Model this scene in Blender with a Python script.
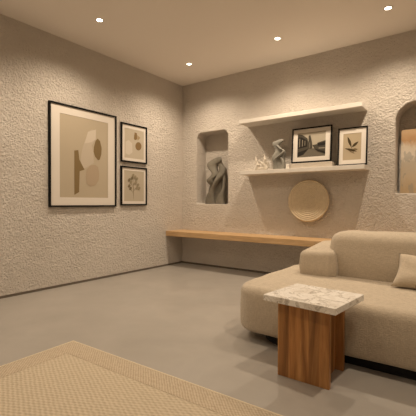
import bpy, bmesh, math, random
from mathutils import Vector, Matrix, noise
R = math.radians
C = bpy.context.scene.collection
for o in list(bpy.data.objects):
    bpy.data.objects.remove(o)
random.seed(4)

# ------------------------------------------------------------------ camera
CAM = Vector((3.957, -4.647, 1.0))
YAW, PITCH, ROLL, FPX = -0.63509, -0.01457, 0.00402, 365.8
fw = Vector((math.sin(YAW)*math.cos(PITCH), math.cos(YAW)*math.cos(PITCH), math.sin(PITCH)))
rt = Vector((math.cos(YAW), -math.sin(YAW), 0)); up = rt.cross(fw)
r2 = rt*math.cos(ROLL) + up*math.sin(ROLL); u2 = -rt*math.sin(ROLL) + up*math.cos(ROLL)
cd = bpy.data.cameras.new('camera'); cam = bpy.data.objects.new('camera', cd); C.objects.link(cam)
cd.sensor_width = 36; cd.lens = FPX/416*36; cd.clip_start = 0.05
m = Matrix((r2, u2, -fw)).transposed().to_4x4(); m.translation = CAM
cam.matrix_world = m
bpy.context.scene.camera = cam

# ------------------------------------------------------------------ light, exposure
H = 2.928
vs = bpy.context.scene.view_settings
vs.view_transform = 'Standard'; vs.look = 'None'; vs.gamma = 1; vs.use_curve_mapping = False
vs.exposure = 0.0
w = bpy.data.worlds.new('world'); bpy.context.scene.world = w; w.use_nodes = True
w.node_tree.nodes['Background'].inputs[0].default_value = (1, .72, .48, 1)
w.node_tree.nodes['Background'].inputs[1].default_value = 0.0
LAMP_COL = (1.0, .82, .61)
LAMP_W = 81
# the recessed ceiling spots (x, y, power factor); the first four are in view
SPOTS = [(.713, -2.193, 1.0), (.701, -.688, 1.0), (2.045, -.692, 1.0), (3.222, -.668, 1.0),
         (3.95, -2.65, 1.25), (.713, -3.75, 1.1), (4.45, -.68, .3), (2.3, -4.9, .5), (3.95, -5.0, .5)]  # fifth read off the table shadow; last four unseen, added rows for ambient light

# ------------------------------------------------------------------ helpers
def tag(o, label=None, cat=None, group=None, kind=None):
    if label: o['label'] = label
    if cat: o['category'] = cat
    if group: o['group'] = group
    if kind: o['kind'] = kind
    return o
def thing(name, label, cat, loc=(0, 0, 0), rz=0, group=None):
    o = bpy.data.objects.new(name, None); C.objects.link(o)
    o.location = loc; o.rotation_euler = (0, 0, rz); o.empty_display_size = .1
    return tag(o, label, cat, group)
def obj(name, bm, mats, parent=None, smooth=False, sub=0):
    me = bpy.data.meshes.new(name); bm.normal_update(); bm.to_mesh(me); bm.free()
    for mm in (mats if isinstance(mats, (list, tuple)) else [mats]): me.materials.append(mm)
    if smooth:
        for p in me.polygons: p.use_smooth = True
    o = bpy.data.objects.new(name, me); C.objects.link(o)
    if parent: o.parent = parent
    return o
def box(bm, x0, x1, y0, y1, z0, z1, bev=0, seg=2, mi=0):
    b = bmesh.new()
    bmesh.ops.create_cube(b, size=1)
    for v in b.verts:
        v.co = Vector(((x0+x1)/2+v.co.x*(x1-x0), (y0+y1)/2+v.co.y*(y1-y0), (z0+z1)/2+v.co.z*(z1-z0)))
    if bev: bmesh.ops.bevel(b, geom=b.edges[:], offset=bev, segments=seg, profile=.5, affect='EDGES')
    merge(bm, b, mi)
def merge(bm, b, mi=0, M=None):
    idx = {}
    for v in b.verts: idx[v] = bm.verts.new(M @ v.co if M else v.co)
    for f in b.faces:
        nf = bm.faces.new([idx[v] for v in f.verts]); nf.material_index = mi; nf.smooth = f.smooth
    b.free()
def tube(bm, pts, rad, n=8, caps=True):
    rings = []
    pts = [Vector(p) for p in pts]
    for i, p in enumerate(pts):
        t = (pts[min(i+1, len(pts)-1)]-pts[max(i-1, 0)]).normalized()
        a = t.cross(Vector((0, 0, 1)))
        if a.length < .1: a = t.cross(Vector((0, 1, 0)))
        a.normalize(); b = t.cross(a)
        rr = rad[i] if isinstance(rad, (list, tuple)) else rad
        rings.append([bm.verts.new(p+(a*math.cos(2*math.pi*k/n)+b*math.sin(2*math.pi*k/n))*rr) for k in range(n)])
    for q, s in zip(rings, rings[1:]):
        for k in range(n): bm.faces.new((q[k], q[(k+1) % n], s[(k+1) % n], s[k]))
    if caps: bm.faces.new(rings[0][::-1]); bm.faces.new(rings[-1])
def lathe(bm, prof, n=32, mi=0, M=None):
    b = bmesh.new(); rings = []
    for r, z in prof:
        rings.append([b.verts.new((r*math.cos(2*math.pi*k/n), r*math.sin(2*math.pi*k/n), z)) for k in range(n)])
    for q, s in zip(rings, rings[1:]):
        for k in range(n): b.faces.new((q[k], q[(k+1) % n], s[(k+1) % n], s[k]))
    b.faces.new(rings[0][::-1]); b.faces.new(rings[-1])
    merge(bm, b, mi, M)
def rring(a, b, Rr, n=10, fine=6):
    """rounded rectangle outline, half sizes a, b"""
    Rr = max(min(Rr, a-1e-4, b-1e-4), 1e-4); pts = []
    for cx, cy, a0 in ((a-Rr, b-Rr, 0), (-a+Rr, b-Rr, 90), (-a+Rr, -b+Rr, 180), (a-Rr, -b+Rr, 270)):
        arc = [(cx+Rr*math.cos(R(a0+90*k/n)), cy+Rr*math.sin(R(a0+90*k/n))) for k in range(n+1)]
        if pts:
            p, q = pts[-1], arc[0]
            pts += [(p[0]+(q[0]-p[0])*k/fine, p[1]+(q[1]-p[1])*k/fine) for k in range(1, fine)]
        pts += arc
    p, q = pts[-1], pts[0]
    pts += [(p[0]+(q[0]-p[0])*k/fine, p[1]+(q[1]-p[1])*k/fine) for k in range(1, fine)]
    return pts
def cushion(x0, x1, y0, y1, z0, z1, Rp, r, crown=0, rb=None, bulge=0, wob=0, seed=0, fine=10):
    """upholstered block: plan corner radius Rp, edge radius r"""
    bm = bmesh.new(); rb = rb or r
    a, b = (x1-x0)/2, (y1-y0)/2; cx, cy = (x0+x1)/2, (y0+y1)/2
    prof = [(min(a, b)*.95, z0), (rb*1.5, z0)]
    for k in range(0, 7):
        t = R(90*k/6); prof.append((rb-rb*math.sin(t), z0+rb-rb*math.cos(t)))
    for k in range(1, 8):
        s = k/8; prof.append((-bulge*math.sin(math.pi*s), z0+rb+(z1-r-z0-rb)*s))
    for k in range(0, 9):
        t = R(90*k/8); prof.append((r-r*math.cos(t), z1-r+r*math.sin(t)))
    mx = min(a, b)*.97
    for k in range(1, 10):
        s = k/9; prof.append((r+(mx-r)*s, z1+crown*math.sin(s*math.pi/2)))
    rings = []
    for t, z in prof:
        rings.append([bm.verts.new((cx+px, cy+py, z)) for px, py in rring(a-t, b-t, Rp-t, fine=fine)])
    n = len(rings[0])
    for q, s in zip(rings, rings[1:]):
        for k in range(n): bm.faces.new((q[k], q[(k+1) % n], s[(k+1) % n], s[k]))
    bm.faces.new(rings[0][::-1]); bm.faces.new(rings[-1])
    if wob:
        bm.normal_update()
        for v in bm.verts:
            nn = noise.noise(v.co*3.1+Vector((seed, 0, 0)))+.5*noise.noise(v.co*7.3+Vector((0, seed, 0)))
            v.co += v.normal*nn*wob
    return bm

# ------------------------------------------------------------------ materials
class NT:
    def __init__(s, name):
        s.m = bpy.data.materials.new(name); s.m.use_nodes = True; s.t = s.m.node_tree
        s.b = s.t.nodes['Principled BSDF']; s.c = None
    def n(s, typ, **kw):
        nd = s.t.nodes.new(typ)
        for k, v in kw.items():
            if k.startswith('_'): setattr(nd, k[1:], v)
            else: nd.inputs[k.replace('__', ' ')].default_value = v
        return nd
    def l(s, a, b): s.t.links.new(a, b)
    def coord(s, scale=(1, 1, 1), rot=(0, 0, 0)):
        tc = s.n('ShaderNodeTexCoord'); mp = s.n('ShaderNodeMapping')
        mp.inputs['Scale'].default_value = scale; mp.inputs['Rotation'].default_value = rot
        s.l(tc.outputs['Object'], mp.inputs['Vector']); return mp.outputs[0]
    def noise(s, vec, scale, detail=3, rough=.5, dist=0):
        nd = s.n('ShaderNodeTexNoise', Scale=scale, Detail=detail, Roughness=rough, Distortion=dist)
        s.l(vec, nd.inputs['Vector']); return nd.outputs[0]
    def ramp(s, fac, stops):
        nd = s.n('ShaderNodeValToRGB'); e = nd.color_ramp.elements
        while len(e) < len(stops): e.new(.5)
        for q, (p, c) in zip(e, stops):
            q.position = p; q.color = (*c, 1) if len(c) == 3 else c
        s.l(fac, nd.inputs[0]); return nd.outputs[0]
    def mix(s, fac, a, b, mode='MIX'):
        nd = s.n('ShaderNodeMix', _data_type='RGBA', _blend_type=mode)
        for v, i in ((fac, 0), (a, 6), (b, 7)):
            if hasattr(v, 'links'): s.l(v, nd.inputs[i])
            else: nd.inputs[i].default_value = v if i == 0 else (*v, 1)
        return nd.outputs[2]
    def math(s, op, a, b=0):
        nd = s.n('ShaderNodeMath', _operation=op)
        for v, i in ((a, 0), (b, 1)):
            if hasattr(v, 'links'): s.l(v, nd.inputs[i])
            else: nd.inputs[i].default_value = v
        return nd.outputs[0]
    def bump(s, h, strength=1, dist=.01, prev=None):
        nd = s.n('ShaderNodeBump', Strength=strength, Distance=dist); s.l(h, nd.inputs['Height'])
        if prev: s.l(prev, nd.inputs['Normal'])
        s.l(nd.outputs[0], s.b.inputs['Normal']); return nd.outputs[0]
    def set(s, col=None, rough=.6, metal=0, spec=None):
        if col is not None:
            if hasattr(col, 'links'): s.l(col, s.b.inputs['Base Color'])
            else: s.b.inputs['Base Color'].default_value = (*col, 1)
        s.b.inputs['Roughness'].default_value = rough; s.b.inputs['Metallic'].default_value = metal
        if spec is not None: s.b.inputs['Specular IOR Level'].default_value = spec
        return s.m
def flat(name, col, rough=.6, spec=.3):
    return NT(name).set(col, rough, 0, spec)

def stucco():
    t = NT('rough_stucco'); v = t.coord()
    big = t.noise(v, 12, 2); mid = t.noise(v, 44, 4, .62, 1.3); fine = t.noise(v, 120, 3, .6)
    vo = t.n('ShaderNodeTexVoronoi', Scale=52.0, _feature='SMOOTH_F1'); t.l(v, vo.inputs['Vector'])
    h = t.math('ADD', t.math('MULTIPLY', mid, 1.0), t.math('MULTIPLY', fine, .3))
    h = t.math('ADD', h, t.math('MULTIPLY', vo.outputs[0], .55))
    h = t.math('ADD', h, t.math('MULTIPLY', big, .5))
    t.bump(h, 1, .030)
    c = t.ramp(t.noise(v, 2.2, 3), [(.3, (.755, .69, .62)), (.7, (.81, .745, .675))])
    return t.set(c, .92, 0, .15)
M_STUCCO = stucco()
def paint():
    t = NT('ceiling_paint'); t.bump(t.noise(t.coord(), 160, 2), .15, .002); return t.set((.88, .82, .755), .85, 0, .2)
M_CEIL = paint()
def plaster():
    t = NT('smooth_white_plaster'); v = t.coord(); t.bump(t.noise(v, 40, 3), .3, .004)
    return t.set(t.ramp(t.noise(v, 6, 3), [(.3, (.70, .655, .60)), (.7, (.76, .715, .655))]), .75, 0, .25)
M_PLAST = plaster()
def concrete():
    t = NT('microcement'); v = t.coord()
    c = t.ramp(t.noise(v, 1.7, 5, .6, .4), [(.3, (.315, .29, .262)), (.7, (.37, .34, .308))])
    t.bump(t.noise(v, 5, 4), .08, .01)
    t.set(c, .38, 0, .45)
    rr = t.ramp(t.noise(v, 3.2, 4), [(.3, (.32,)*3), (.7, (.46,)*3)]); t.l(rr, t.b.inputs['Roughness'])
    return t.m
M_FLOOR = concrete()
def fabric(name, a, b, s=1.0):
    t = NT(name); v = t.coord()
    w1 = t.noise(t.coord((40*s, 40*s, 260*s)), 1, 2); w2 = t.noise(t.coord((260*s, 260*s, 40*s)), 1, 2)
    ww = t.math('ADD', w1, w2)
    c = t.ramp(t.math('MULTIPLY', ww, .5), [(.35, a), (.65, b)])
    n1 = t.bump(ww, .6, .004); n2 = t.bump(t.noise(t.coord((26, 26, 3)), 1, 3, .5, .3), .35, .012, n1); t.bump(t.noise(v, 7, 3, .5, .4), .25, .02, n2)
    t.set(c, .95, 0, .1); t.b.inputs['Sheen Weight'].default_value = .25
    return t.m
M_FAB = fabric('beige_linen_upholstery', (.455, .385, .295), (.58, .495, .39))
M_FAB2 = fabric('beige_linen_cushion', (.50, .42, .32), (.61, .52, .405), 1.2)
def wood(name, cols, along='x', scale=1.0, rough=.45, planks=0):
    t = NT(name)
    st = {'x': (1.2, 14, 14), 'y': (14, 1.2, 14), 'z': (14, 14, 1.2)}[along]
    v = t.coord(tuple(q*scale for q in st))
    if planks:   # boards glued side by side, each with its own tone and figure
        tc = t.n('ShaderNodeTexCoord'); sx = t.n('ShaderNodeSeparateXYZ'); t.l(tc.outputs['Object'], sx.inputs[0])
        idx = t.math('FLOOR', t.math('MULTIPLY', t.math('ADD', sx.outputs[0], .2), planks))
        wn = t.n('ShaderNodeTexWhiteNoise', _noise_dimensions='1D'); t.l(idx, wn.inputs['W'])
        off = t.n('ShaderNodeVectorMath', _operation='ADD'); sc = t.n('ShaderNodeVectorMath', _operation='SCALE', Scale=30.0)
        t.l(wn.outputs['Color'], sc.inputs[0]); t.l(v, off.inputs[0]); t.l(sc.outputs[0], off.inputs[1]); v = off.outputs[0]
    g = t.noise(v, 1, 4, .6, 1.2)
    c = t.ramp(g, [(.28, cols[0]), (.5, cols[1]), (.72, cols[2])])
    v2 = t.coord(tuple(q*scale*5 for q in st)); f = t.noise(v2, 1, 3, .6)
    c = t.mix(.5, c, t.ramp(f, [(.35, (.62,)*3), (.6, (1, 1, 1))]), 'MULTIPLY')
    if planks: c = t.mix(.6, c, t.ramp(wn.outputs['Value'], [(0, (.6,)*3), (1, (1.25,)*3)]), 'MULTIPLY')
    t.bump(f, .25, .002)
    return t.set(c, rough, 0, .35)
M_OAK = wood('oak_bench_wood', [(.50, .31, .145), (.60, .39, .20), (.68, .47, .265)], 'x', .9)
M_WAL = wood('walnut_panel_wood', [(.20, .08, .022), (.42, .19, .06), (.60, .32, .12)], 'z', .8, .38, planks=17)
def marble():
    t = NT('veined_marble'); v = t.coord()
    d = t.n('ShaderNodeTexNoise', Scale=6.0, Detail=4.0); t.l(v, d.inputs['Vector'])
    mx = t.n('ShaderNodeVectorMath', _operation='SCALE', Scale=.30); t.l(d.outputs['Color'], mx.inputs[0])
    ad = t.n('ShaderNodeVectorMath', _operation='ADD'); t.l(v, ad.inputs[0]); t.l(mx.outputs[0], ad.inputs[1])
    a = t.math('ABSOLUTE', t.math('SUBTRACT', t.noise(ad.outputs[0], 7.5, 3, .55, 1.0), .5))
    b = t.math('ABSOLUTE', t.math('SUBTRACT', t.noise(ad.outputs[0], 15, 3, .55, .8), .52))
    c = t.ramp(a, [(0, (.44, .40, .36)), (.014, (.68, .64, .59)), (.045, (.88, .85, .81))])
    c = t.mix(.45, c, t.ramp(b, [(0, (.6, .56, .51)), (.02, (1, 1, 1))]), 'MULTIPLY')
    c = t.mix(.6, c, t.ramp(t.noise(v, 8, 3, .5, .5), [(.35, (.80, .76, .71)), (.52, (1, 1, 1))]), 'MULTIPLY')
    return t.set(c, .25, 0, .5)
M_MARB = marble()
M_BLACK = flat('black_frame_paint', (.006, .0055, .005), .6, .15)
M_MAT = flat('off_white_mat_board', (.72, .665, .60), .85)
M_PLINTH = flat('black_plinth', (.01, .01, .01), .6)
M_BASE = flat('skirting_gap_shade', (.14, .115, .09), .7)
def stone(name, a, b, sc=9):
    t = NT(name); v = t.coord(); t.bump(t.noise(v, 70, 3), .3, .003)
    return t.set(t.ramp(t.noise(v, sc, 4, .6, .5), [(.3, a), (.7, b)]), .6, 0, .3)
M_GREY = stone('grey_green_stone', (.15, .135, .11), (.23, .21, .17))
M_GREY2 = stone('pale_grey_stone', (.20, .19, .165), (.29, .275, .24))
M_CLAY = stone('sand_plaster', (.50, .44, .37), (.56, .50, .43))
M_WHITE = stone('ivory_ceramic', (.54, .48, .40), (.62, .56, .48))
def weave_mat(name, a, b, sx, sy, bd=.004):
    t = NT(name)
    tc = t.n('ShaderNodeTexCoord'); s = t.n('ShaderNodeSeparateXYZ'); t.l(tc.outputs['Object'], s.inputs[0])
    n = t.noise(tc.outputs['Object'], 30, 3)
    x = t.math('SINE', t.math('ADD', t.math('MULTIPLY', s.outputs[0], sx), t.math('MULTIPLY', n, 2.5)))
    y = t.math('SINE', t.math('ADD', t.math('MULTIPLY', s.outputs[1], sy), t.math('MULTIPLY', n, 2.5)))
    h = t.math('MULTIPLY', x, y); h2 = t.math('ADD', t.math('MULTIPLY', h, .5), .5)
    c = t.ramp(t.math('ADD', t.math('MULTIPLY', h2, .5), t.math('MULTIPLY', t.noise(tc.outputs['Object'], 60, 2), .5)),
               [(.25, a), (.7, b)])
    t.bump(h2, .8, bd); return t.set(c, .95, 0, .1)
M_RUG = weave_mat('jute_field', (.43, .36, .265), (.57, .485, .37), 2*math.pi/.05, 2*math.pi/.024, .0035)
M_RUGB = weave_mat('jute_border', (.37, .30, .215), (.56, .47, .36), 2*math.pi/.02, 2*math.pi/.02, .003)
M_BIND = flat('jute_binding', (.66, .57, .43), .95)
def disc_mat():
    t = NT('woven_seagrass')
    tc = t.n('ShaderNodeTexCoord'); s = t.n('ShaderNodeSeparateXYZ'); t.l(tc.outputs['Object'], s.inputs[0])
    an = t.math('ARCTAN2', s.outputs[2], s.outputs[0])
    st = t.math('SINE', t.math('MULTIPLY', an, 130)); h = t.math('ADD', t.math('MULTIPLY', st, .5), .5)
    c = t.ramp(t.math('ADD', t.math('MULTIPLY', h, .4), t.math('MULTIPLY', t.noise(tc.outputs['Object'], 30, 3), .6)),
               [(.3, (.60, .49, .335)), (.65, (.76, .64, .47))])
    t.bump(h, .5, .003); return t.set(c, .9, 0, .15)
M_DISC = disc_mat()
def emis(name, col, s):
    t = NT(name); t.set(col, .5); t.b.inputs['Emission Color'].default_value = (*col, 1)
    t.b.inputs['Emission Strength'].default_value = s; return t.m
M_LENS = emis('lamp_lens', (1, .88, .68), 14)
M_RIM = flat('lamp_rim_white', (.75, .70, .63), .5)

# ------------------------------------------------------------------ room shell
X1, Y1 = 5.4, -6.2          # right wall and front wall
bm = bmesh.new(); box(bm, -.2, X1+.2, Y1-.2, .5, -.12, 0); tag(obj('floor', bm, M_FLOOR), kind='structure')
bm = bmesh.new(); box(bm, -.2, X1+.2, Y1-.2, .5, H, H+.12); tag(obj('ceiling', bm, M_CEIL), kind='structure')
bm = bmesh.new(); box(bm, -.2, 0, Y1, .45, 0, H); tag(obj('wall_left', bm, M_STUCCO), kind='structure')
bm = bmesh.new(); box(bm, X1, X1+.2, Y1, .45, 0, H); tag(obj('wall_right', bm, M_STUCCO), kind='structure')
bm = bmesh.new(); box(bm, -.2, X1+.2, Y1-.2, Y1, 0, H); tag(obj('wall_front', bm, M_STUCCO), kind='structure')
# back wall: a slab with two arched recesses, as a filled outline with holes
ND = .26
def poly_spline(cu, pts):
    s = cu.splines.new('POLY'); s.points.add(len(pts)-1); s.use_cyclic_u = True
    for q, (x, y) in zip(s.points, pts): q.co = (x, y, 0, 1)
def niche_outline(x0, x1, z0, z1, rt_, rb_, n=10):
    pts = []
    for cx, cz, r, a0 in ((x1-rt_, z1-rt_, rt_, 0), (x0+rt_, z1-rt_, rt_, 90), (x0+rb_, z0+rb_, rb_, 180), (x1-rb_, z0+rb_, rb_, 270)):
        pts += [(cx+r*math.cos(R(a0+90*k/n)), cz+r*math.sin(R(a0+90*k/n))) for k in range(n+1)]
    return pts
cu = bpy.data.curves.new('outline', 'CURVE'); cu.dimensions = '2D'; cu.fill_mode = 'BOTH'
BV = .012
cu.extrude = ND/2-BV; cu.bevel_depth = BV; cu.bevel_resolution = 3; cu.offset = -BV
poly_spline(cu, [(-.05, -.05), (X1+.05, -.05), (X1+.05, H+.05), (-.05, H+.05)])
poly_spline(cu, niche_outline(.30, .903, .98, 2.115, .10, .02))
poly_spline(cu, niche_outline(3.192, 3.90, 1.115, 2.14, .20, .02))
tmp = bpy.data.objects.new('tmp', cu); C.objects.link(tmp)
me = bpy.data.meshes.new_from_object(tmp); bpy.data.objects.remove(tmp)
b2 = bmesh.new(); b2.from_mesh(me)
for v in b2.verts: v.co = Vector((v.co.x, ND/2-v.co.z, v.co.y))
bmesh.ops.remove_doubles(b2, verts=b2.verts[:], dist=1e-5)
bmesh.ops.recalc_face_normals(b2, faces=b2.faces[:])
bm = bmesh.new(); merge(bm, b2); box(bm, -.05, X1+.05, ND-.002, ND+.1, -.05, H+.05)
tag(obj('wall_back', bm, M_STUCCO), kind='structure')
# skirting: thin strips, the shade of its recessed gap put into their dark colour
bm = bmesh.new(); box(bm, 0, .008, Y1, 0, 0, .026); tag(obj('baseboard_left', bm, M_BASE), kind='structure')
bm = bmesh.new(); box(bm, .008, X1, -.008, 0, 0, .026); tag(obj('baseboard_back', bm, M_BASE), kind='structure')

# ------------------------------------------------------------------ ceiling spots
labels = {0: 'recessed ceiling spotlight nearest the large framed print, far left of the ceiling',
          1: 'small recessed ceiling spotlight next to the corner of the room',
          2: 'recessed ceiling spotlight above the two floating shelves',
          3: 'recessed ceiling spotlight farthest right, above the sofa end of the room'}
for i, (x, y, k) in enumerate(SPOTS):
    t = thing('ceiling_spotlight', labels.get(i, 'unseen recessed ceiling spotlight outside the view'), 'ceiling light', (x, y, H),
              group='recessed ceiling spotlights' if i < 4 else 'recessed spotlights outside the view')
    bm = bmesh.new()
    lathe(bm, [(.030, -.002), (.042, -.004), (.046, -.001), (.046, .004), (.030, .004)], 32)
    obj('rim', bm, M_RIM, t, True)
    bm = bmesh.new(); lathe(bm, [(.001, -.003), (.026, -.003), (.030, -.002), (.030, .003)], 24); obj('lens', bm, M_LENS, t, True)
    ld = bpy.data.lights.new('spot_lamp', 'SPOT'); ld.energy = LAMP_W*k; ld.color = LAMP_COL
    ld.spot_size = R(147); ld.spot_blend = .95; ld.shadow_soft_size = .035
    lo = bpy.data.objects.new('spot_lamp', ld); C.objects.link(lo); lo.parent = t; lo.location = (0, 0, -.05)

# ------------------------------------------------------------------ bench
t = thing('wall_bench', 'long oak bench board running along the back wall under the shelves', 'bench', (0, 0, .475))
bm = bmesh.new(); box(bm, 0.001, X1-.001, -.40, -.001, 0, .078, .004)
obj('seat_board', bm, M_OAK, t)

# ------------------------------------------------------------------ shelves
def shelf(x0, x1, d, z0, z1, label):
    bm = bmesh.new(); box(bm, x0, x1, -d, .002, z0, z1, .003, 2)
    return tag(obj('floating_shelf', bm, M_PLAST), label, 'shelf', 'floating shelves on the back wall')
shelf(1.255, 2.89, .27, 2.10, 2.15, 'upper white floating shelf on the back wall, empty, with nothing on it')
shelf(1.255, 2.915, .24, 1.392, 1.445, 'lower white floating shelf carrying sculptures and two framed pictures')
ZS = 1.445
bm = bmesh.new(); box(bm, 1.99, 2.53, -.185, -.01, ZS, ZS+.064, .003)
tag(obj('display_riser', bm, M_CLAY), 'low pale display block on the shelf under the street photograph', 'display block')

bm = bmesh.new(); box(bm, 1.935, 1.982, -.20, -.15, ZS, ZS+.062, .004)
tag(obj('small_block', bm, M_PLAST), 'tiny white block on the shelf between grey sculpture and street photograph', 'ornament')

# ------------------------------------------------------------------ framed pictures
def picture(label, M, w, h, fr, dep, marg, base, shapes, cols, group, name='framed_print'):
    """local x right, z up, -y faces the viewer; origin bottom left"""
    t = thing(name, label, 'picture', (0, 0, 0), 0, group); t.matrix_world = M
    bm = bmesh.new()
    box(bm, 0, w, -dep, 0, 0, fr, .001, 1); box(bm, 0, w, -dep, 0, h-fr, h, .001, 1)
    box(bm, 0, fr, -dep, 0, fr, h-fr, .001, 1); box(bm, w-fr, w, -dep, 0, fr, h-fr, .001, 1)
    obj('frame', bm, M_BLACK, t)
    l, r, b, tp = marg
    bm = bmesh.new(); d1 = -dep*.55
    # mat board with a window
    X = [fr, l, w-r, w-fr]; Z = [fr, b, h-tp, h-fr]
    for i in range(3):
        for j in range(3):
            if i == 1 and j == 1: continue
            box(bm, X[i], X[i+1], d1, -.001, Z[j], Z[j+1])
    obj('mat_board', bm, M_MAT, t)
    bm = bmesh.new(); box(bm, l, w-r, d1+.003, -.002, b, h-tp, mi=0)
    y = d1+.003
    for k, (ci, pts) in enumerate(shapes):
        yy = y-.0004*(k+1)
        a = [bm.verts.new((px*w, yy, (1-py)*h)) for px, py in pts]
        f = bm.faces.new(a); f.material_index = ci
        f.normal_update()
        if f.normal.y > 0: f.normal_flip()
    obj('print', bm, [flat(name+'_ink', c, .85, .15) for c in [base]+cols], t)
    return t
def warp(x, y, L, Rr):
    """image-space point in a crop -> (s, v) in the frame; L = (x, top, bottom), Rr likewise"""
    tt = (x-L[0])/(Rr[0]-L[0]); hl, hr = L[2]-L[1], Rr[2]-Rr[1]
    s = hr*tt/(hl-(hl-hr)*tt)
    top = L[1]+(Rr[1]-L[1])*tt; bot = L[2]+(Rr[2]-L[2])*tt
    return s, (y-top)/(bot-top)
def shp(ci, pts, L, Rr): return (ci, [warp(x, y, L, Rr) for x, y in pts])
def ell(cx, cy, a, b, rot=0, n=18):
    return [(cx+a*math.cos(q)*math.cos(rot)-b*math.sin(q)*math.sin(rot), cy+a*math.cos(q)*math.sin(rot)+b*math.sin(q)*math.cos(rot))
            for q in [2*math.pi*k/n for k in range(n)]]
def leaf(x0, y0, x1, y1, wd, n=7):
    dx, dy = x1-x0, y1-y0; L_ = math.hypot(dx, dy); nx, ny = -dy/L_, dx/L_
    a = [(x0+dx*k/n+nx*wd*math.sin(math.pi*k/n), y0+dy*k/n+ny*wd*math.sin(math.pi*k/n)) for k in range(n+1)]
    b = [(x0+dx*k/n-nx*wd*math.sin(math.pi*k/n), y0+dy*k/n-ny*wd*math.sin(math.pi*k/n)) for k in range(n-1, 0, -1)]
    return a+b
# on the left wall the viewer looks along -x; picture's right points to +y
def left_wall(y0, z0): return Matrix.Translation((.001, y0, z0)) @ Matrix.Rotation(R(90), 4, 'Z')
L, Q = (13, 10, 402), (263, 62, 398)
g = 'framed prints on the left wall'
picture('large black-framed abstract print with organic tan and olive shapes on the left wall', left_wall(-2.362, .942), .962, 1.216, .020, .03,
        (.135, .132, .115, .115), (.47, .40, .30),
        [shp(1, [(160, 122), (172, 113), (188, 116), (187, 150), (172, 172), (178, 200), (180, 236), (150, 255), (137, 258), (131, 235), (133, 205), (140, 175)], L, Q),
         shp(4, [(158, 122), (188, 113), (187, 148), (172, 160), (145, 165)], L, Q),
         shp(2, [(107, 192), (122, 190), (126, 225), (145, 262), (127, 268), (125, 345), (107, 356)], L, Q),
         shp(2, [(180, 178), (186, 155), (194, 146), (203, 155), (209, 180), (208, 204), (202, 224), (195, 226), (184, 212), (179, 195)], L, Q),
         shp(3, [(152, 262), (166, 246), (185, 243), (196, 252), (200, 275), (198, 300), (186, 320), (165, 325), (152, 312), (150, 288)], L, Q)],
        [(.52, .45, .36), (.22, .155, .075), (.43, .34, .245), (.60, .53, .44)], g)
L, Q = (22, 22, 203), (140, 45, 212)
picture('small black-framed print with a brown disc, upper of the stacked pair', left_wall(-1.315, 1.562), .485, .54, .02, .025,
        (.065, .06, .06, .07), (.50, .44, .35),
        [shp(1, [(44, 112), (58, 104), (74, 118), (76, 160), (60, 172), (44, 165)], L, Q),
         shp(2, ell(103, 131, 14, 19), L, Q),
         shp(2, [(86, 68), (96, 72), (97, 100), (86, 104), (82, 96)], L, Q),
         shp(3, [(97, 80), (112, 92), (99, 106)], L, Q)],
        [(.60, .54, .46), (.23, .15, .07), (.36, .27, .16)], g)
L, Q = (22, 226, 402), (140, 233, 401)
sprig = [shp(1, leaf(80, 382, 78, 275, 1.2), L, Q)]
for a in ((79, 350, 62, 318), (79, 340, 98, 312), (78, 322, 62, 290), (79, 312, 92, 285)): sprig.append(shp(1, leaf(*a, .9), L, Q))
for cx, cy in ((60, 315), (66, 326), (100, 310), (95, 322), (60, 288), (68, 297), (94, 283), (77, 268), (72, 280), (86, 275), (104, 325), (88, 300)):
    sprig.append(shp(2 if cx % 3 else 1, ell(cx, cy, 5.5, 8, .5), L, Q))
picture('small black-framed botanical sprig print, lower of the stacked pair on left wall', left_wall(-1.315, .957), .485, .548, .02, .025,
        (.06, .055, .06, .06), (.47, .41, .32), sprig, [(.20, .16, .10), (.30, .25, .17)], g)
# pictures standing on the shelf
g = 'framed pictures standing on the lower shelf'
def stand(x, y, z): return Matrix.Translation((x, y, z)) @ Matrix.Rotation(R(-4), 4, 'X')
L, Q = (22, 50, 222), (218, 30, 208)
S = lambda ci, pts: shp(ci, pts, L, Q)
picture('black-framed black and white street photograph on the lower shelf', stand(2.003, -.16, ZS+.068), .515, .448, .016, .022,
        (.075, .078, .07, .065), (.42, .37, .29),
        [S(1, [(50, 192), (50, 160), (105, 146), (135, 146), (188, 158), (188, 186)]),
         S(2, [(50, 190), (50, 168), (105, 148), (80, 178)]),
         S(3, [(50, 78), (72, 78), (98, 96), (104, 118), (106, 148), (50, 168)]),
         S(2, [(50, 92), (70, 92), (96, 106), (98, 138), (50, 150)]),
         S(4, [(58, 98), (62, 98), (62, 140), (58, 141)]), S(4, [(72, 104), (76, 105), (76, 136), (72, 137)]), S(4, [(85, 108), (88, 109), (88, 132), (85, 133)]),
         S(3, [(104, 84), (112, 80), (117, 96), (122, 120), (124, 146), (104, 147)]),
         S(3, [(124, 130), (145, 126), (150, 118), (188, 106), (188, 160), (135, 148)]),
         S(2, [(150, 122), (188, 112), (188, 130), (150, 134)]),
         S(4, [(155, 142), (186, 140), (186, 146), (155, 148)]), S(2, [(135, 149), (188, 160), (188, 172), (150, 160)]),
         S(1, [(108, 118), (113, 116), (113, 146), (108, 146)])],
        [(.15, .13, .10), (.028, .024, .02), (.075, .065, .05), (.24, .21, .16)], g, 'framed_photograph')
L, Q = (252, 48, 226), (405, 35, 222)
S = lambda ci, pts: shp(ci, pts, L, Q)
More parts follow.
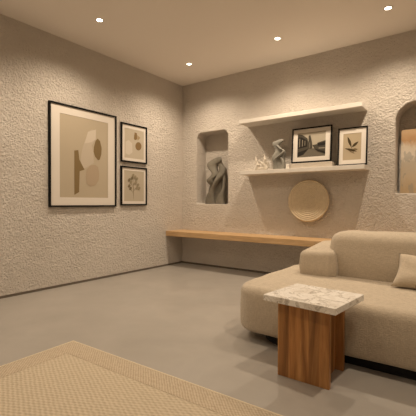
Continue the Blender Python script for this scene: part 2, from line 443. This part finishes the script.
picture('black-framed pressed leaf print standing at the right end of the lower shelf', stand(2.592, -.16, ZS+.001), .335, .452, .014, .022,
        (.06, .068, .065, .07), (.44, .36, .25),
        [S(1, leaf(300, 86, 322, 138, 7)), S(1, leaf(322, 138, 358, 110, 6.5)), S(1, leaf(286, 142, 352, 158, 5.5)),
         S(2, leaf(328, 146, 356, 148, 4)), S(1, leaf(318, 128, 336, 170, 1.2)), S(2, leaf(300, 148, 342, 170, 2))],
        [(.07, .05, .025), (.16, .115, .06)], g)

# ------------------------------------------------------------------ woven disc
def woven():
    n, rad = 96, .268; bm = bmesh.new(); rings = []; prof = [(0.002, 0)]
    coils = 11
    for c in range(coils):
        for k in range(5):
            s = k/5; r = (c+s)*rad/coils
            prof.append((max(r, .004), .009*abs(math.sin(math.pi*s))+.0))
    prof.append((rad, 0)); prof.append((rad+.006, -.008)); prof.append((rad+.003, -.018)); prof.append((rad-.02, -.022))
    b = bmesh.new(); lathe(b, prof, n)
    merge(bm, b, 0, Matrix.Rotation(R(90), 4, 'X'))
    return bm
bm = woven()
o = obj('woven_wall_disc', bm, M_DISC, None, True); o.location = (2.19, -.075, 1.03); o.rotation_euler = (R(-3), 0, 0)
tag(o, 'round coiled straw wall disc hanging below the lower shelf', 'wall decoration')

# ------------------------------------------------------------------ sculptures
def ribbon(bm, pts, n=20, sub=8):
    """twisted bar: pts = (x, y, z, half_width, half_thick, twist_deg)"""
    def cr(a, b, c, d, t): return .5*((2*b)+(-a+c)*t+(2*a-5*b+4*c-d)*t*t+(-a+3*b-3*c+d)*t**3)
    P = []
    for i in range(len(pts)-1):
        q = [pts[max(i-1, 0)], pts[i], pts[i+1], pts[min(i+2, len(pts)-1)]]
        for k in range(sub): P.append([cr(q[0][j], q[1][j], q[2][j], q[3][j], k/sub) for j in range(6)])
    P.append(list(pts[-1])); rings = []
    for i, p in enumerate(P):
        a = R(p[5]); ring = []
        for k in range(n):
            th = 2*math.pi*k/n
            ex = math.copysign(abs(math.cos(th))**.75, math.cos(th))*p[3]; ey = math.copysign(abs(math.sin(th))**.9, math.sin(th))*p[4]
            ring.append(bm.verts.new((p[0]+ex*math.cos(a)-ey*math.sin(a), p[1]+ex*math.sin(a)+ey*math.cos(a), p[2])))
        rings.append(ring)
    for q, s in zip(rings, rings[1:]):
        for k in range(n): bm.faces.new((q[k], q[(k+1) % n], s[(k+1) % n], s[k]))
    bm.faces.new(rings[0][::-1]); bm.faces.new(rings[-1])
def remeshed(bm, name, mat, vox, parent=None, smooth_it=4):
    me = bpy.data.meshes.new('t'); bmesh.ops.recalc_face_normals(bm, faces=bm.faces[:]); bm.to_mesh(me); bm.free()
    t = bpy.data.objects.new('t', me); C.objects.link(t)
    rm = t.modifiers.new('r', 'REMESH'); rm.mode = 'VOXEL'; rm.voxel_size = vox
    sm = t.modifiers.new('s', 'SMOOTH'); sm.iterations = smooth_it
    dg = bpy.context.evaluated_depsgraph_get(); dg.update()
    nm = bpy.data.meshes.new_from_object(t.evaluated_get(dg)); bpy.data.objects.remove(t)
    nm.name = name; nm.materials.clear(); nm.materials.append(mat)
    for p in nm.polygons: p.use_smooth = True
    o = bpy.data.objects.new(name, nm); C.objects.link(o)
    if parent: o.parent = parent
    return o
# niche sculpture: two bars winding round each other on one foot
bm = bmesh.new()
ribbon(bm, [(.0, .03, 0, .175, .05, 0), (.0, .03, .12, .165, .05, 4), (.01, .03, .24, .155, .04, 8), (.035, .03, .38, .115, .03, 10), (.06, .03, .5, .06, .02, 10)])
ribbon(bm, [(.085, -.02, .738, .022, .012, -10), (.045, -.02, .715, .085, .022, -10), (-.01, -.02, .67, .135, .030, -5), (-.055, -.02, .61, .100, .040, 5), (-.035, -.025, .55, .075, .042, 15),
            (.005, -.03, .49, .060, .040, 20), (-.01, -.04, .44, .060, .045, 10), (-.07, -.05, .385, .065, .05, 0), (-.06, -.04, .33, .06, .04, 0), (-.02, 0, .28, .05, .03, 0)])
ribbon(bm, [(.065, .0, .70, .03, .02, 0), (.085, .0, .62, .045, .03, 0), (.130, .0, .54, .065, .045, 0), (.115, -.02, .46, .065, .05, 0), (.065, -.05, .38, .045, .05, 0),
            (.02, -.06, .30, .032, .045, 0), (-.03, -.055, .22, .040, .045, 0), (-.07, -.05, .12, .075, .05, 0), (-.075, -.045, 0, .095, .05, 0)])
ribbon(bm, [(.155, .01, .50, .035, .04, 0), (.165, .01, .36, .028, .05, 0), (.160, .0, .24, .028, .055, 0), (.12, -.03, .12, .055, .05, 0), (.10, -.035, 0, .08, .05, 0)])
o = remeshed(bm, 'twisted_sculpture', M_GREY, .0045, None, 2)
o.location = (.615, .10, .979)
tag(o, 'large twisted grey-green stone sculpture standing in the wall niche', 'sculpture')
# grey shelf sculpture
bm = bmesh.new()
ribbon(bm, [(.025, 0, 0, .075, .04, 0), (.02, 0, .06, .078, .038, 8), (.005, 0, .13, .088, .036, 15), (.0, 0, .18, .090, .032, 15),
            (.02, .005, .23, .078, .028, 15), (.0, .005, .275, .052, .024, 10), (-.03, 0, .315, .042, .022, 0), (-.03, 0, .345, .062, .022, -5), (-.012, 0, .375, .082, .018, -8), (.03, 0, .405, .04, .010, -10)], sub=9)
ribbon(bm, [(-.02, -.01, .33, .02, .016, 0), (.03, -.025, .285, .02, .02, 20), (.088, -.03, .238, .02, .024, 40), (.04, -.045, .185, .022, .022, 40), (-.03, -.045, .13, .022, .022, 30), (-.035, -.035, .06, .022, .022, 0), (-.03, -.03, 0, .03, .02, 0)], sub=9)
ribbon(bm, [(.05, -.03, .16, .018, .016, 0), (.085, -.03, .09, .022, .026, 0), (.075, -.03, 0, .03, .026, 0)], sub=9)
o = remeshed(bm, 'twisted_sculpture', M_GREY2, .0035, None, 1)
o.location = (1.80, -.13, ZS+.001)
tag(o, 'small twisted grey sculpture on the lower shelf left of the street photograph', 'sculpture')
# ivory branching ornament
bm = bmesh.new()
for pts, rr in (([(-.10, 0, .02), (-.03, 0, .025), (.04, -.01, .03), (.09, 0, .02)], [.018, .024, .024, .018]),
                ([(-.08, 0, .02), (-.05, -.01, .08), (-.085, 0, .14), (-.10, .01, .19)], [.03, .026, .018, .010]),
                ([(.07, 0, .02), (.03, -.01, .09), (.055, -.01, .15), (.03, 0, .235)], [.032, .03, .024, .01]),
                ([(.03, -.01, .09), (-.02, 0, .12), (-.04, 0, .13)], [.02, .016, .01]),
                ([(.05, 0, .12), (.085, .01, .10), (.095, .01, .04)], [.018, .018, .016])):
    b = bmesh.new(); tube(b, pts, rr, 10); merge(bm, b)
o = remeshed(bm, 'branching_ornament', M_WHITE, .005, None, 4)
o.location = (1.555, -.14, ZS)
bb = min(v.co.z for v in o.data.vertices); o.location.z = ZS-bb+.0005
tag(o, 'small ivory branching ornament at the left end of the lower shelf', 'ornament')

# ------------------------------------------------------------------ painting in the right niche
def canvas_mat():
    t = NT('washed_abstract_paint'); v = t.coord((1, 1, 1))
    tc = t.n('ShaderNodeTexCoord'); s = t.n('ShaderNodeSeparateXYZ'); t.l(tc.outputs['Object'], s.inputs[0])
    hgt = t.math('ADD', s.outputs[2], t.math('MULTIPLY', t.math('SUBTRACT', t.noise(v, 5, 4, .6, .8), .5), .35))
    c = t.ramp(hgt, [(.05, (.50, .37, .23)), (.18, (.56, .45, .32)), (.36, (.52, .45, .36)), (.44, (.72, .64, .54)), (.56, (.68, .58, .46)), (.62, (.50, .30, .155)), (.74, (.58, .40, .24))])
    n = t.noise(t.coord((2.2, 1, 1)), 6, 2, .5, .3)
    c = t.mix(t.math('MULTIPLY', t.math('GREATER_THAN', n, .58), .45), c, (.30, .29, .26))
    t.bump(t.noise(v, 60, 3), .3, .003); return t.set(c, .8, 0, .2)
bm = bmesh.new(); box(bm, 0, .64, -.025, 0, 0, .745, .003)
o = obj('abstract_painting', bm, canvas_mat()); o.location = (3.225, .15, 1.1165); o.rotation_euler = (R(-4), 0, 0)
tag(o, 'unframed abstract painting in rust, cream and grey standing in the right niche', 'painting')

# ------------------------------------------------------------------ sofa
t = thing('sofa', 'low deep beige linen sofa on a black plinth along the back wall', 'sofa', (2.47, -1.1, 0))
def loc(o): o.location = (-2.47, 1.1, 0); return o
SX1 = 5.05
bm = cushion(2.485, SX1, -2.375, -1.05, .068, .398, .22, .065, .006, .04, .004, .005, 3, 26)
loc(obj('seat_cushion', bm, M_FAB, t, True))
bm = cushion(2.95, SX1-.02, -1.605, -1.19, .36, .762, .12, .10, .008, .06, .014, .007, 9, 22)
loc(obj('backrest', bm, M_FAB, t, True))
bm = cushion(2.735, 3.035, -1.70, -1.12, .36, .592, .06, .045, .012, .03, .008, .004, 5, 8)
for v in bm.verts:   # the top rises towards the backrest
    if v.co.z > .42: v.co.z += max(0, (v.co.z-.42)/.2)*(.06*(v.co.x-2.735)+.10*(v.co.y+1.7))
loc(obj('armrest', bm, M_FAB, t, True))
bm = bmesh.new(); b = cushion(2.66, SX1-.05, -2.30, -1.1, .0, .085, .22, .002, 0, .002, fine=10)
merge(bm, b); loc(obj('plinth', bm, M_PLINTH, t))

def pillow(w_, h_, th, n=22):
    bm = bmesh.new(); G = {}
    for s in (1, -1):
        for i in range(n+1):
            for j in range(n+1):
                u, v = i/n*2-1, j/n*2-1
                edge = abs(i-n/2) == n/2 or abs(j-n/2) == n/2
                if edge and s == -1: G[s, i, j] = G[1, i, j]; continue
                px = u*w_/2*(1-.10*(1-v*v)*abs(u)); pz = v*h_/2*(1-.15*(1-u*u)*abs(v))
                d = th/2*((1-u**4)*(1-v**4))**.55
                d *= 1+.12*noise.noise(Vector((u*2.2, v*2.2, s*3)))
                G[s, i, j] = bm.verts.new((px, s*d, pz))
        for i in range(n):
            for j in range(n):
                q = [G[s, i, j], G[s, i+1, j], G[s, i+1, j+1], G[s, i, j+1]]
                bm.faces.new(q if s == -1 else q[::-1])
    return bm
o = obj('throw_pillow', pillow(.46, .285, .13), M_FAB2, None, True)
o.location = (3.705, -1.715, .508); o.rotation_euler = (R(-40), R(3), R(-4))
tag(o, 'beige throw pillow leaning against the sofa backrest', 'pillow')

# ------------------------------------------------------------------ side table
t = thing('side_table', 'square side table with veined marble top on walnut panels beside the sofa', 'side table', (3.18, -2.55, 0))
bm = bmesh.new(); box(bm, -.15, .15, -.15, -.122, 0, .434, .002); obj('front_panel', bm, M_WAL, t)
bm = bmesh.new(); box(bm, -.15, .145, .122, .15, 0, .434, .002); obj('rear_panel', bm, M_WAL, t)
bm = bmesh.new(); box(bm, .07, .098, -.122, .122, 0, .434, .001); box(bm, -.13, -.102, -.122, .122, 0, .434, .001); obj('cross_panel', bm, M_WAL, t)
bm = bmesh.new(); box(bm, -.216, .216, -.198, 0.198, .4345, .470, .003)
o = obj('marble_top', bm, M_MARB, t); o.location = (0.016, -.026, 0); o.rotation_euler = (0, 0, R(-6))

# ------------------------------------------------------------------ rug
t = thing('jute_rug', 'large woven straw-coloured jute rug in the foreground', 'rug', (1.648, -3.125, 0), R(1.5))
RW, RL, BW = 2.9, 2.4, .155
bm = bmesh.new(); box(bm, BW, RW-BW, -RL+BW, -BW, .001, .012, .002); obj('field', bm, M_RUG, t)
bm = bmesh.new()
box(bm, .008, RW-.008, -BW, -.008, .001, .013, .002); box(bm, .008, RW-.008, -RL+.008, -RL+BW, .001, .013, .002)
box(bm, .008, BW, -RL+BW, -BW, .001, .013, .002); box(bm, RW-BW, RW-.008, -RL+BW, -BW, .001, .013, .002)
obj('border', bm, M_RUGB, t)
bm = bmesh.new()
box(bm, 0, RW, -.009, 0, 0, .015, .003); box(bm, 0, RW, -RL, -RL+.009, 0, .015, .003)
box(bm, 0, .009, -RL, 0, 0, .015, .003); box(bm, RW-.009, RW, -RL, 0, 0, .015, .003)
obj('binding', bm, M_BIND, t)
